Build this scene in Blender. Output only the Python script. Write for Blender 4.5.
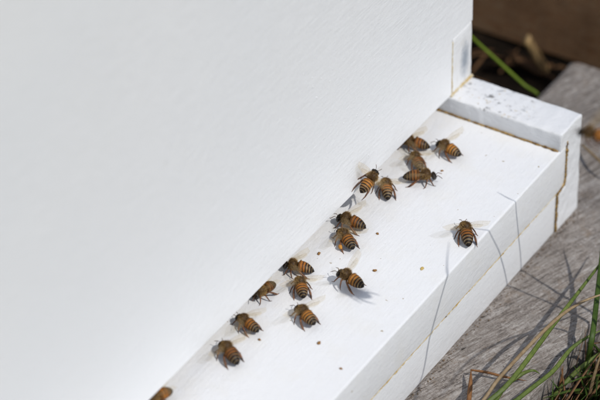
import bpy, bmesh, math, random
import numpy as np
from mathutils import Vector, Matrix, noise, geometry
random.seed(7)
for o in list(bpy.data.objects): bpy.data.objects.remove(o)
S = bpy.context.scene
C = S.collection
MM = 0.001
R = math.radians

# ------------------------------------------------------------------ camera, sky, sun, exposure
FPX = 2900.0                                     # focal length in pixels of the 600 px wide photograph
CAM = np.array([-886.69, -493.98, 738.66])       # mm
YAW, PITCH, ROLL = 0.5727673, 0.6586539, -0.0207645
def cam_axes():
    d = np.array([math.cos(PITCH)*math.cos(YAW), math.cos(PITCH)*math.sin(YAW), -math.sin(PITCH)])
    r = np.cross(d, [0, 0, 1]); r /= np.linalg.norm(r); u = np.cross(r, d)
    c, s = math.cos(ROLL), math.sin(ROLL)
    return c*r+s*u, -s*r+c*u, d
AR, AU, AD = cam_axes()
cd = bpy.data.cameras.new('camera'); cam = bpy.data.objects.new('camera', cd); C.objects.link(cam); S.camera = cam
cd.sensor_width = 36; cd.lens = 36*FPX/600; cd.clip_start = 0.02; cd.clip_end = 500
cam.matrix_world = Matrix(((AR[0], AU[0], -AD[0], CAM[0]*MM), (AR[1], AU[1], -AD[1], CAM[1]*MM), (AR[2], AU[2], -AD[2], CAM[2]*MM), (0, 0, 0, 1)))
cd.dof.use_dof = True; cd.dof.aperture_fstop = 10.0
cd.dof.focus_distance = float(AD @ (np.array([-100, -14, 3])-CAM))*MM
S.render.resolution_x = 1024; S.render.resolution_y = 683

SUN_EL, SUN_AZ = 49.5, -6.0                       # azimuth from the hive's front (-y) towards +x
SD = np.array([math.sin(R(SUN_AZ))*math.cos(R(SUN_EL)), -math.cos(R(SUN_AZ))*math.cos(R(SUN_EL)), math.sin(R(SUN_EL))])
W = bpy.data.worlds.new('World'); S.world = W; W.use_nodes = True
nt = W.node_tree; sky = nt.nodes.new('ShaderNodeTexSky'); sky.sky_type = 'NISHITA'; sky.sun_disc = False
sky.sun_elevation = R(SUN_EL); sky.sun_rotation = R(180-SUN_AZ)
bg = nt.nodes['Background']; bg.inputs[1].default_value = 0.11
nt.links.new(sky.outputs[0], bg.inputs[0])
ld = bpy.data.lights.new('sun', 'SUN'); ld.energy = 3.1; ld.angle = R(0.53); ld.color = (1, .975, .94)
sun = bpy.data.objects.new('sun', ld); C.objects.link(sun)
sun.rotation_euler = Vector(SD).to_track_quat('Z', 'Y').to_euler(); sun.location = Vector(SD)*3
S.view_settings.view_transform = 'Standard'; S.view_settings.look = 'None'
S.view_settings.exposure = -0.21; S.view_settings.gamma = 1; S.view_settings.use_curve_mapping = False
S.render.engine = 'CYCLES'
S.cycles.transparent_max_bounces = 24

def proj(P):
    q = np.asarray(P)-CAM
    z = AD @ q
    return 300+FPX*(AR @ q)/z, 200-FPX*(AU @ q)/z
def unp(u, v, axis, val):
    ray = AD+AR*(u-300)/FPX-AU*(v-200)/FPX
    return CAM+ray*((val-CAM[axis])/ray[axis])

# ------------------------------------------------------------------ node helpers and materials
class NB:
    def __init__(s, name):
        s.m = bpy.data.materials.new(name); s.m.use_nodes = True; s.t = s.m.node_tree
        s.b = s.t.nodes['Principled BSDF']; s.co = s.n('ShaderNodeTexCoord')
    def n(s, typ, **k):
        x = s.t.nodes.new(typ)
        for a, b in k.items(): setattr(x, a, b)
        return x
    def l(s, a, b): s.t.links.new(a, b)
    rot = 0
    def vec(s, scale, src='Object', loc=(0, 0, 0)):
        m = s.n('ShaderNodeMapping'); m.inputs['Scale'].default_value = scale; m.inputs['Location'].default_value = loc
        o = s.co.outputs[src]
        if s.rot:
            r = s.n('ShaderNodeMapping'); r.inputs['Rotation'].default_value = (0, 0, s.rot); s.l(o, r.inputs[0]); o = r.outputs[0]
        s.l(o, m.inputs[0]); return m.outputs[0]
    def noise(s, scale, detail=3, rough=.55, sc=1.0, loc=(0, 0, 0), dist=0):
        x = s.n('ShaderNodeTexNoise'); x.inputs['Scale'].default_value = sc; x.inputs['Detail'].default_value = detail
        x.inputs['Roughness'].default_value = rough; x.inputs['Distortion'].default_value = dist
        s.l(s.vec(scale if hasattr(scale, '__len__') else (scale,)*3, loc=loc), x.inputs['Vector']); return x.outputs[0]
    def ramp(s, src, stops):
        x = s.n('ShaderNodeValToRGB'); e = x.color_ramp.elements
        while len(e) < len(stops): e.new(.5)
        for el, (p, c) in zip(e, stops):
            el.position = p; el.color = (c, c, c, 1) if not hasattr(c, '__len__') else (*c, 1)
        s.l(src, x.inputs[0]); return x.outputs[0]
    def mix(s, f, a, b, mode='MIX'):
        x = s.n('ShaderNodeMix', data_type='RGBA', blend_type=mode)
        for sock, v in ((x.inputs[0], f), (x.inputs[6], a), (x.inputs[7], b)):
            if hasattr(v, 'is_linked'): s.l(v, sock)
            elif hasattr(v, '__len__'): sock.default_value = (*v, 1)
            else: sock.default_value = v if sock == x.inputs[0] else (v, v, v, 1)
        return x.outputs[2]
    def math(s, op, a, b=0.0):
        x = s.n('ShaderNodeMath', operation=op)
        for i, v in enumerate((a, b)):
            if hasattr(v, 'is_linked'): s.l(v, x.inputs[i])
            else: x.inputs[i].default_value = v
        return x.outputs[0]
    def axis(s, i):
        x = s.n('ShaderNodeSeparateXYZ'); s.l(s.co.outputs['Object'], x.inputs[0]); return x.outputs[i]
    def bump(s, h, dist, strength=1.0, prev=None):
        x = s.n('ShaderNodeBump'); x.inputs['Distance'].default_value = dist; x.inputs['Strength'].default_value = strength
        s.l(h, x.inputs['Height'])
        if prev is not None: s.l(prev, x.inputs['Normal'])
        return x.outputs[0]
    def out(s, col=None, rough=.5, nrm=None, spec=.5):
        if col is not None:
            if hasattr(col, 'is_linked'): s.l(col, s.b.inputs['Base Color'])
            else: s.b.inputs['Base Color'].default_value = (*col, 1)
        if hasattr(rough, 'is_linked'): s.l(rough, s.b.inputs['Roughness'])
        else: s.b.inputs['Roughness'].default_value = rough
        s.b.inputs['Specular IOR Level'].default_value = spec
        if nrm is not None: s.l(nrm, s.b.inputs['Normal'])
        return s.m

def specks(b, scale, size, keep, loc=(0, 0, 0)):
    """mask of sparse irregular specks"""
    v = b.n('ShaderNodeTexVoronoi'); v.inputs['Scale'].default_value = 1; v.inputs['Randomness'].default_value = 1
    dn = b.n('ShaderNodeTexNoise'); dn.inputs['Scale'].default_value = 900
    b.l(b.co.outputs['Object'], dn.inputs[0])
    vv = b.n('ShaderNodeVectorMath', operation='MULTIPLY_ADD'); b.l(dn.outputs['Color'], vv.inputs[0]); vv.inputs[1].default_value = (.35,)*3
    b.l(b.vec((scale,)*3, loc=loc), vv.inputs[2]); b.l(vv.outputs[0], v.inputs['Vector'])
    sp = b.n('ShaderNodeSeparateColor'); b.l(v.outputs['Color'], sp.inputs[0])
    rad = b.math('MULTIPLY', b.math('LESS_THAN', sp.outputs[0], keep), b.math('ADD', b.math('MULTIPLY', sp.outputs[1], size), size*.35))
    return b.math('LESS_THAN', v.outputs['Distance'], rad)

def paint(name, kind):
    b = NB(name)
    big = b.noise(18, 4)
    base = {'wall': (.78, .82), 'floor': (.73, .78)}.get(kind, (.73, .78))
    col = b.mix(big, (base[0],)*3, (base[1],)*3)
    # brush marks run along the board
    st = (60, 900, 900) if kind != 'rail' else (900, 60, 900)
    if kind == 'wall': st = (70, 700, 700)
    brush = b.noise(st, 3, .6)
    fine = b.noise(1400, 2, .6)
    lump = b.noise(260, 3, .6)
    if kind == 'floor':
        tan = b.ramp(b.noise(55, 4, .6, loc=(3, 1, 0)), [(.50, 0.0), (.72, .22)])
        col = b.mix(tan, col, (.70, .66, .56))
        y = b.axis(1)                                            # trodden, faintly stained strip by the entrance
        near = b.math('MULTIPLY', b.ramp(b.math('ADD', b.math('MULTIPLY', y, 30), .75), [(.2, 0), (.85, 1)]), b.ramp(b.noise(90, 3, loc=(5, 5, 5)), [(.45, 0), (.75, .22)]))
        col = b.mix(near, col, (.66, .58, .42))
        col = b.mix(specks(b, 120, .065, .17), col, (.30, .20, .10))
        col = b.mix(specks(b, 230, .10, .13, (9, 2, 0)), col, (.42, .36, .27))
    if kind == 'wall':
        col = b.mix(specks(b, 34, .040, .22, (2, 0, 1)), col, (.30, .27, .22))
        col = b.mix(specks(b, 60, .05, .05, (7, 3, 1)), col, (.45, .44, .42))
        col = b.mix(b.ramp(b.noise(9, 3, loc=(0, 4, 8)), [(.45, 0), (.75, .30)]), col, (.76, .775, .79))
    if kind == 'front':
        col = b.mix(specks(b, 120, .07, .10), col, (.45, .40, .32))
        sc = b.ramp(b.noise((120, 900, 1500), 4, .7, loc=(1, 0, 2)), [(.62, 0), (.70, .5)])
        col = b.mix(sc, col, (.62, .62, .60))
    if kind == 'rail':
        y, z = b.axis(1), b.axis(2)
        top = b.math('GREATER_THAN', z, .0072)
        win = b.ramp(b.math('ADD', b.math('MULTIPLY', y, 15), 1.0), [(.35, .0), (.55, .8), (.75, 1), (1, .9)])
        mild = b.math('MULTIPLY', b.ramp(b.noise((330, 240, 330), 5, .68, loc=(.3, .9, 0)), [(.545, 0), (.66, 1)]), b.math('MULTIPLY', win, top))
        mild = b.math('MULTIPLY', mild, b.ramp(b.noise(70, 2, loc=(2, 8, 0)), [(.40, .1), (.58, 1)]))
        col = b.mix(mild, col, (.20, .195, .19))
        rust = b.math('MULTIPLY', b.ramp(b.noise(420, 4, .7, loc=(4, 4, 4)), [(.60, 0), (.68, .7)]), top)
        col = b.mix(b.math('MULTIPLY', rust, win), col, (.52, .42, .26))
        col = b.mix(specks(b, 150, .09, .12), col, (.42, .38, .30))
    if kind == 'finger':
        # end grain: stained and flaking, with one grey smear
        g = b.ramp(b.noise((500, 500, 120), 4, .65), [(.5, 0), (.75, .45)])
        col = b.mix(g, col, (.62, .58, .48))
        m = b.n('ShaderNodeMapping'); m.inputs['Location'].default_value = (-.0128, 0, -.0215); m.vector_type = 'POINT'
        m2 = b.n('ShaderNodeMapping'); m2.inputs['Rotation'].default_value = (0, R(32), 0); m2.inputs['Scale'].default_value = (250, 0, 105)
        b.l(b.co.outputs['Object'], m.inputs[0]); b.l(m.outputs[0], m2.inputs[0])
        ln = b.n('ShaderNodeVectorMath', operation='LENGTH'); b.l(m2.outputs[0], ln.inputs[0])
        sm = b.ramp(b.math('ADD', b.math('MULTIPLY', ln.outputs['Value'], .55), b.math('MULTIPLY', b.noise(500, 3), .55)), [(.42, 1), (.95, 0)])
        col = b.mix(sm, col, (.33, .36, .40))
    nrm = b.bump(brush, .00016 if kind != 'wall' else .00022, .8)
    nrm = b.bump(lump, .0006 if kind in ('rail', 'finger') else .00036, .7, nrm)
    nrm = b.bump(fine, .00010, .55, nrm)
    rough = b.ramp(b.noise(120, 3, loc=(1, 1, 1)), [(.3, .42), (.7, .60)])
    return b.out(col, rough, nrm, .45)

M = {}
for k in ('wall', 'floor', 'front', 'rail', 'finger'): M[k] = paint('white_paint_'+k, k)

b = NB('propolis_seam')
col = b.mix(b.ramp(b.noise(700, 3, .7), [(.38, 0), (.64, 1)]), (.085, .042, .012), (.44, .28, .085))
M['seam'] = b.out(col, .6, b.bump(b.noise(1800, 2), .0003), .4)
b = NB('golden_seam')
col = b.mix(b.ramp(b.noise((200, 200, 200), 3, .7), [(.42, 0), (.62, 1)]), (.62, .56, .42), (.47, .31, .08))
col = b.mix(b.ramp(b.noise(420, 3, .7, loc=(3, 0, 0)), [(.62, 0), (.7, 1)]), col, (.14, .09, .04))
M['seam_gold'] = b.out(col, .6, b.bump(b.noise(1800, 2), .0003), .4)
b = NB('dark_gap'); M['gap'] = b.out((.03, .02, .012), .9)
b = NB('bare_pine'); M['pine'] = b.out(b.mix(b.noise((40, 400, 400), 4), (.38, .26, .14), (.52, .38, .22)), .75)

def weathered(name, lo, mid, hi, along):
    b = NB(name)
    def sc(a, c): return tuple(a if i == along else c for i in range(3))
    b.rot = R(20) if along == 0 else 0
    g1 = b.noise(sc(45, 380), 6, .75, dist=1.2); g2 = b.noise(sc(170, 1300), 5, .8, loc=(4, 1, 2), dist=.8); bl = b.noise(38, 5, .65)
    saw = b.noise(sc(480, 150), 5, .8, loc=(2, 2, 2), dist=1.5)
    f = b.math('ADD', b.math('MULTIPLY', g1, .40), b.math('ADD', b.math('MULTIPLY', g2, .40), b.math('MULTIPLY', saw, .20)))
    col = b.ramp(f, [(.39, lo), (.49, mid), (.60, hi)])
    col = b.mix(b.ramp(bl, [(.45, 0), (.68, .55)]), col, tuple(c*.55 for c in mid))
    br = b.ramp(b.noise(120, 5, .7, loc=(7, 1, 3)), [(.56, 0), (.70, .6)])
    col = b.mix(br, col, tuple(q*.8 for q in (mid[0]*.95, mid[1]*.78, mid[2]*.58)))
    wh = b.ramp(b.noise(260, 4, .7, loc=(1, 6, 3)), [(.60, 0), (.70, .5)])
    col = b.mix(wh, col, tuple(c*1.15 for c in hi))
    chk = b.ramp(b.noise(sc(34, 620), 3, .5, loc=(5, 5, 1), dist=1.2), [(.29, 1), (.33, 0)])
    col = b.mix(chk, col, tuple(c*.35 for c in lo))
    pit = b.ramp(b.noise(700, 3, .75), [(.30, 1), (.37, 0)])
    col = b.mix(pit, col, tuple(c*.5 for c in lo))
    hgt = b.math('SUBTRACT', f, b.math('MULTIPLY', chk, .4))
    n = b.bump(hgt, .0016, .9); n = b.bump(b.noise(1100, 3, .7), .0006, .7, n)
    return b.out(col, .9, n, .2)
M['greywood'] = weathered('weathered_grey_wood', (.08, .062, .05), (.335, .292, .256), (.60, .56, .52), 0)
M['brownwood'] = weathered('brown_aged_wood', (.30, .135, .06), (.50, .265, .125), (.52, .34, .20), 1)

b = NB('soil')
col = b.ramp(b.noise(90, 6, .7), [(.32, (.006, .0045, .003)), (.55, (.018, .012, .008)), (.78, (.055, .035, .02))])  # near soil coloured almost black to stand in for shade
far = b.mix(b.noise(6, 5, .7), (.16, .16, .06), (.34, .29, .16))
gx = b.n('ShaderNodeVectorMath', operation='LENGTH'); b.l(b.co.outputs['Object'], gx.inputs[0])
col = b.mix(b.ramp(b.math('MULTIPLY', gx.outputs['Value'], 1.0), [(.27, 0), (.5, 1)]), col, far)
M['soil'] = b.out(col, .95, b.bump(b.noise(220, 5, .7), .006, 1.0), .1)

def leafmat(name, c1, c2, rough=.5, tr=.35):
    b = NB(name)
    oi = b.n('ShaderNodeObjectInfo')
    n = b.noise((60, 60, 60), 3); f = b.math('MULTIPLY', b.math('ADD', n, b.noise(600, 2)), .5)
    col = b.mix(b.ramp(f, [(.35, 0), (.65, 1)]), c1, c2)
    b.out(col, rough, b.bump(b.noise((900, 900, 200), 2), .0002, .4), .35)
    t = b.n('ShaderNodeBsdfTranslucent'); b.l(col, t.inputs[0])
    mx = b.n('ShaderNodeMixShader'); mx.inputs[0].default_value = tr
    b.l(b.b.outputs[0], mx.inputs[1]); b.l(t.outputs[0], mx.inputs[2])
    b.l(mx.outputs[0], b.t.nodes['Material Output'].inputs[0])
    return b.m
M['green'] = leafmat('grass_green', (.10, .155, .028), (.22, .27, .06))
M['green2'] = leafmat('grass_deep_green', (.045, .085, .012), (.09, .15, .025))
M['stemgreen'] = leafmat('stem_green', (.16, .25, .015), (.26, .36, .04))
M['straw'] = leafmat('dry_straw', (.30, .20, .10), (.48, .36, .21))
M['tan'] = leafmat('dead_leaf_tan', (.42, .27, .11), (.55, .38, .18), .7, .2)
M['rust'] = leafmat('dry_rust_brown', (.20, .085, .03), (.33, .16, .06), .7, .15)
M['deadbrown'] = leafmat('dead_leaf_brown', (.14, .07, .03), (.24, .13, .06), .8, .15)

# bee materials
b = NB('bee_cuticle')
at = b.n('ShaderNodeAttribute', attribute_name='Col')
oi = b.n('ShaderNodeObjectInfo')
hs = b.n('ShaderNodeHueSaturation'); b.l(at.outputs['Color'], hs.inputs['Color'])
b.l(b.math('ADD', b.math('MULTIPLY', oi.outputs['Random'], .5), .72), hs.inputs['Value'])
col = b.mix(b.ramp(b.noise(2600, 3, .7), [(.35, 0), (.7, .5)]), hs.outputs[0], b.mix(.5, hs.outputs[0], (.03, .016, .008)))
M['bee'] = b.out(col, b.ramp(b.noise(1500, 2), [(.3, .30), (.7, .55)]), b.bump(b.noise(4200, 3, .7), .00009, .8), .22)
b = NB('bee_fur')
at = b.n('ShaderNodeAttribute', attribute_name='Col')
M['fur'] = b.out(at.outputs['Color'], .7, None, .25)
b = NB('bee_leg'); M['leg'] = b.out(b.mix(b.ramp(b.noise(900, 3), [(.4, 0), (.62, 1)]), (.035, .014, .006), (.20, .075, .022)), .4, b.bump(b.noise(5000, 2), .00008), .5)
b = NB('bee_eye'); M['eye'] = b.out((.012, .008, .006), .22, b.bump(b.noise(9000, 1), .00004), .6)
b = NB('pollen'); M['pollen'] = b.out(b.mix(b.noise(1500, 3), (.50, .20, .03), (.72, .36, .08)), .9, b.bump(b.noise(3000, 3), .0003), .2)
b = NB('wax_crumb'); M['crumb'] = b.out(b.mix(b.noise(1300, 3), (.17, .075, .018), (.40, .20, .05)), .6, b.bump(b.noise(2500, 3), .0003), .4)
b = NB('wax_crumb_yellow'); M['crumb_y'] = b.out(b.mix(b.noise(1300, 3), (.50, .33, .08), (.68, .52, .20)), .7, b.bump(b.noise(2500, 3), .0003), .3)
b = NB('bee_wing')
b.out((.55, .40, .21), .3, b.bump(b.noise(1800, 2), .0001, .6), .6)
tb = b.n('ShaderNodeBsdfTransparent'); tb.inputs[0].default_value = (.97, .95, .90, 1)
mx = b.n('ShaderNodeMixShader'); mx.inputs[0].default_value = .095
b.l(tb.outputs[0], mx.inputs[1]); b.l(b.b.outputs[0], mx.inputs[2]); b.l(mx.outputs[0], b.t.nodes['Material Output'].inputs[0])
M['wing'] = b.m
b = NB('wing_vein'); b.out((.26, .16, .07), .5)
tb = b.n('ShaderNodeBsdfTransparent'); mx = b.n('ShaderNodeMixShader'); mx.inputs[0].default_value = .17
b.l(tb.outputs[0], mx.inputs[1]); b.l(b.b.outputs[0], mx.inputs[2]); b.l(mx.outputs[0], b.t.nodes['Material Output'].inputs[0])
M['vein'] = b.m

# ------------------------------------------------------------------ object helpers (coordinates in mm)
def tag(o, label=None, cat=None, group=None, kind=None):
    for k, v in (('label', label), ('category', cat), ('group', group), ('kind', kind)):
        if v: o[k] = v
    return o
def mesh(verts, faces, mat, smooth=False, cols=None, name='mesh'):
    me = bpy.data.meshes.new(name)
    me.from_pydata([(v[0]*MM, v[1]*MM, v[2]*MM) for v in verts], [], faces)
    if cols is not None:
        a = me.color_attributes.new('Col', 'FLOAT_COLOR', 'POINT')
        a.data.foreach_set('color', np.array([(*c, 1) for c in cols], dtype=np.float32).ravel())
    me.materials.append(mat)
    if smooth: me.polygons.foreach_set('use_smooth', [True]*len(me.polygons))
    me.update(); return me
def obj(name, me, parent=None, loc=None):
    o = bpy.data.objects.new(name, me); C.objects.link(o)
    if parent is not None: o.parent = parent
    if loc is not None: o.location = Vector(loc)*MM
    return o
def empty(name, loc, rz=0):
    o = bpy.data.objects.new(name, None); C.objects.link(o); o.empty_display_size = .005
    o.location = Vector(loc)*MM; o.rotation_euler = (0, 0, rz); return o
def fix_normals(me):
    bm = bmesh.new(); bm.from_mesh(me); bmesh.ops.recalc_face_normals(bm, faces=bm.faces); bm.to_mesh(me); bm.free(); return me

def rounded(poly, r, seg=3):
    """round the corners of a closed 2D polygon; r may be a list"""
    out = []; n = len(poly)
    for i, p in enumerate(poly):
        rr = r[i] if hasattr(r, '__len__') else r
        p = Vector(p); a = Vector(poly[i-1]); c = Vector(poly[(i+1) % n])
        if rr <= 0: out.append(tuple(p)); continue
        da = (a-p).normalized()*rr; dc = (c-p).normalized()*rr
        for k in range(seg+1):
            t = k/seg
            out.append(tuple((p+da)*(1-t)**2+p*2*t*(1-t)+(p+dc)*t*t))
    return out
def densify(poly, step):
    out = []; n = len(poly)
    for i in range(n):
        a = Vector(poly[i]); c = Vector(poly[(i+1) % n]); k = max(1, int((c-a).length/step))
        for j in range(k): out.append(tuple(a+(c-a)*j/k))
    return out
def extrude(poly, stations, axis, mat, jit=.1, freq=.12, inset=.5, seed=0, smooth=True, capstep=0):
    """closed 2D profile swept along axis ('x': profile is (y,z); 'y': profile is (x,z); 'z': profile is (x,y));
    ends are rounded by a small inset ring; vertices wander by smooth noise"""
    verts = []; n = len(poly)
    cx = sum(p[0] for p in poly)/n; cy = sum(p[1] for p in poly)/n
    st = list(stations)
    L = [(st[0], inset), (st[0]+(inset*.35 if st[-1] > st[0] else -inset*.35), inset*.3)]
    sg = 1 if st[-1] > st[0] else -1
    L = [(st[0], inset), (st[0]+sg*inset*.3, inset*.3), (st[0]+sg*inset, 0)]+[(s, 0) for s in st[1:-1]]+[(st[-1]-sg*inset, 0), (st[-1]-sg*inset*.3, inset*.3), (st[-1], inset)]
    ctr = Vector((cx, cy))
    # inward normals of the profile
    area = sum(poly[i][0]*poly[(i+1) % n][1]-poly[(i+1) % n][0]*poly[i][1] for i in range(n))
    s2 = 1 if area > 0 else -1
    nr = []
    for i in range(n):
        d = Vector(poly[(i+1) % n])-Vector(poly[i-1]); d = Vector((-d.y, d.x))*s2
        nr.append(d.normalized() if d.length > 1e-9 else Vector((0, 0)))
    for s, ins in L:
        for i, p in enumerate(poly):
            a, c = p[0]+nr[i].x*ins, p[1]+nr[i].y*ins
            v = [s, a, c] if axis == 'x' else ([a, s, c] if axis == 'y' else [a, c, s])
            if jit:
                w = noise.noise_vector(Vector(v)*freq+Vector((seed*7.3, 0, 0)))+.5*noise.noise_vector(Vector(v)*freq*4+Vector((0, seed*3.1, 0)))
                v = [v[k]+w[k]*jit for k in range(3)]
            verts.append(v)
    faces = []
    for k in range(len(L)-1):
        for i in range(n):
            j = (i+1) % n
            faces.append((k*n+i, k*n+j, (k+1)*n+j, (k+1)*n+i))
    for ring, st_ in ((0, L[0][0]), (len(L)-1, L[-1][0])):
        if capstep and ring == 0:
            # crusty end: triangulated inside the outline with extra points
            loop = [Vector((poly[i][0]+nr[i].x*inset, poly[i][1]+nr[i].y*inset)) for i in range(n)]
            bx0, bx1 = min(q.x for q in loop), max(q.x for q in loop); by0, by1 = min(q.y for q in loop), max(q.y for q in loop)
            pts = list(loop); a = bx0+capstep*.6
            while a < bx1:
                c = by0+capstep*.6
                while c < by1:
                    q = Vector((a+random.uniform(-.2, .2)*capstep, c+random.uniform(-.2, .2)*capstep))
                    if min((q-w).length for w in loop) > capstep*.45: pts.append(q)
                    c += capstep
                a += capstep
            vo, _, fo, _, _, _ = geometry.delaunay_2d_cdt(pts, [(i, (i+1) % n) for i in range(n)], [], 1, 1e-6)
            b0 = len(verts)
            for q in vo:
                v = [st_, q.x, q.y] if axis == 'x' else ([q.x, st_, q.y] if axis == 'y' else [q.x, q.y, st_])
                w = noise.noise_vector(Vector(v)*freq+Vector((seed*7.3, 0, 0)))+.5*noise.noise_vector(Vector(v)*freq*4+Vector((0, seed*3.1, 0)))
                verts.append([v[k]+w[k]*jit for k in range(3)])
            faces += [tuple(b0+k for k in f) for f in fo]
        else:
            tri = geometry.tessellate_polygon([[Vector((*p, 0)) for p in poly]])
            faces += [tuple(ring*n+k for k in t) for t in tri]
    me = mesh(verts, faces, mat)
    bm = bmesh.new(); bm.from_mesh(me); bmesh.ops.remove_doubles(bm, verts=bm.verts, dist=2e-6); bm.to_mesh(me); bm.free()
    me = fix_normals(me)
    # smooth only the small rounded corners: mark smooth, sharp by angle
    if smooth:
        me.polygons.foreach_set('use_smooth', [True]*len(me.polygons))
        bm = bmesh.new(); bm.from_mesh(me)
        for e in bm.edges:
            if len(e.link_faces) == 2 and e.calc_face_angle() > R(38): e.smooth = False
        bm.to_mesh(me); bm.free()
    return me
def lin(a, c, n): return [a+(c-a)*i/n for i in range(n+1)]

def sweep(pts, radii, mat, sides=6, flat=1.0, up=None, cols=None, smooth=True, closed_tip=True):
    """tube through pts; flat < 1 flattens it into a blade"""
    verts, faces = [], []
    P = [Vector(p) for p in pts]; n = len(P)
    ref = Vector(up) if up is not None else Vector((.3, .2, .93))
    for i in range(n):
        t = (P[min(i+1, n-1)]-P[max(i-1, 0)]).normalized()
        a = t.cross(ref)
        if a.length < 1e-4: a = t.cross(Vector((1, 0, 0)))
        a.normalize(); c = a.cross(t)
        for k in range(sides):
            th = 2*math.pi*k/sides
            verts.append(P[i]+a*math.cos(th)*radii[i]+c*math.sin(th)*radii[i]*flat)
    for i in range(n-1):
        for k in range(sides):
            j = (k+1) % sides
            faces.append((i*sides+k, i*sides+j, (i+1)*sides+j, (i+1)*sides+k))
    faces.append(tuple(range(sides))[::-1]); faces.append(tuple(range((n-1)*sides, n*sides)))
    return verts, faces
def sweep_mesh(pts, radii, mat, sides=6, flat=1.0, up=None, smooth=True):
    v, f = sweep(pts, radii, mat, sides, flat, up)
    return fix_normals(mesh(v, f, mat, smooth))
def spline(pts, sub=6):
    """Catmull-Rom through pts"""
    P = [Vector(p) for p in pts]; P = [P[0]*2-P[1]]+P+[P[-1]*2-P[-2]]; out = []
    for i in range(1, len(P)-2):
        for k in range(sub):
            t = k/sub; a, q, c, d = P[i-1], P[i], P[i+1], P[i+2]
            out.append(.5*((2*q)+(-a+c)*t+(2*a-5*q+4*c-d)*t*t+(-a+3*q-3*c+d)*t**3))
    out.append(P[-2]); return out

# ------------------------------------------------------------------ ground
D, Hr, T1, T2 = 54.0, 8.8, 21.7, 42.6            # landing depth, rail rise, board thickness, total depth (mm)
GZ = -84.0
gx = [-60000, -8000, -2000]+lin(-700, 700, 110)+[2000, 8000, 60000]
verts, faces = [], []
for x in gx:
    for y in gx:
        r = math.hypot(x, y)
        w = 1 if r < 900 else 0
        under = 1 if (-110 < y < 480 and -420 < x < 140) else 0
        z = GZ+w*(3.5*noise.noise(Vector((x*.02, y*.02, 0)))+2.0*noise.noise(Vector((x*.07, y*.07, 4)))) - 3.5
        if under: z = min(z, GZ-1.0)
        verts.append((x, y, z))
n = len(gx)
for i in range(n-1):
    for j in range(n-1): faces.append((i*n+j, (i+1)*n+j, (i+1)*n+j+1, i*n+j+1))
ground = obj('ground', mesh(verts, faces, M['soil'], True)); tag(ground, 'brown soil under and beyond the hive, shade painted in near it', None, None, 'structure')

# ------------------------------------------------------------------ wooden stand
def plank(name, x0, x1, y0, y1, ztop, th, mat, along='x', nu=70, nv=240, amp=.45, vis=None):
    """board with a grain relief on its top: a closed box with a fine top grid"""
    us = lin(y0, y1, nu) if along == 'x' else lin(x0, x1, nu)
    vs = (lin(x0, x1, nv) if along == 'x' else lin(y0, y1, nv)) if vis is None else vis
    verts, faces = [], []
    for v in vs:
        for iu, u in enumerate(us):
            g = noise.noise(Vector((v*.016, u*.55, 1.7)))*.6+noise.noise(Vector((v*.06, u*1.3, 4.2)))*.4+.35*noise.noise(Vector((v*.3, u*.3, 9)))
            g2 = noise.noise(Vector((v*.008, u*.22, 7.7)))
            dz = amp*g+.25*noise.noise(Vector((v*.9, u*.5, 3)))-(max(0, g2-.55)*2.5)
            e = min(u-us[0], us[-1]-u)
            if e < 3: dz -= (3-e)**2*.16
            ev = min(v-vs[0], vs[-1]-v)
            if ev < 4: dz -= (4-ev)**2*.10
            wob = .9*noise.noise(Vector((v*.03, 3, 1)))+.5*noise.noise(Vector((v*.15, 3, 8))) if iu in (0, nu) else 0
            if along == 'y': wob *= .12
            p = (v, u+wob, ztop+dz) if along == 'x' else (u+wob, v, ztop+dz)
            verts.append(p)
    m = nu+1
    for i in range(len(vs)-1):
        for j in range(nu): faces.append((i*m+j, (i+1)*m+j, (i+1)*m+j+1, i*m+j+1))
    # skirt
    loop = [j for j in range(m)]+[i*m+nu for i in range(1, len(vs))]+[(len(vs)-1)*m+j for j in range(nu-1, -1, -1)]+[i*m for i in range(len(vs)-2, 0, -1)]
    base = len(verts)
    for k in loop:
        p = verts[k]; verts.append((p[0], p[1], ztop-th))
    L = len(loop)
    for k in range(L):
        q = (k+1) % L; faces.append((loop[k], loop[q], base+q, base+k))
    faces.append(tuple(base+k for k in range(L)))
    me = fix_normals(mesh(verts, faces, mat))
    return obj(name, me)
xs = [-520, -460, -400, -350, -300, -260]+lin(-230, 120, 300)
pf = plank('stand_plank', -520, 120, -95, .8, -T2-.35, 41, M['greywood'], 'x', 84, 0, .32, xs)
tag(pf, 'weathered grey wooden plank under the front edge of the hive floor', 'plank', 'planks of the hive stand')
pb = plank('stand_plank', -520, 120, 390, 485, -T2-.35, 41, M['greywood'], 'x', 20, 40, .3)
tag(pb, 'weathered grey plank under the back of the hive, hidden behind it', 'plank', 'planks of the hive stand')
bm_ = plank('brown_beam', 172, 214, -150, 520, 12, 97, M['brownwood'], 'y', 24, 160, .6)
tag(bm_, 'aged brown wooden beam lying behind the end of the grey plank', 'beam')

# ------------------------------------------------------------------ hive floor (bottom board)
XL, XR = -387.0, 19.0
floor_root = empty('hive_bottom_board', (-184, -D, -T2)); rb = Vector((-184, -D, -T2))
tag(floor_root, 'white painted wooden hive floor with landing board in front of the entrance', 'hive floor')
def part(name, me, root=floor_root, base=rb):
    o = obj(name, me, root); o.location = -base*MM; return o
# landing board, slid into the rails' grooves
prof = rounded([(-D, -T1+.5), (-D, 0), (430, 0), (430, -T1+.5)], [.5, 1.0, .3, .3])
part('landing_board', extrude(densify(prof, 40), lin(XL+13.3, 5.75, 110), 'x', M['floor'], .10, .10, .5, 1))
# front strip below it (lower half of the front)
prof = rounded([(-D+.5, -T2), (-D+.2, -T1), (-D+30, -T1), (-D+30, -T2)], [.7, .6, .3, .3])
part('front_cleat', extrude(densify(prof, 12), lin(XL+20.1, -1.15, 110), 'x', M['front'], .14, .10, .6, 2))
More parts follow.
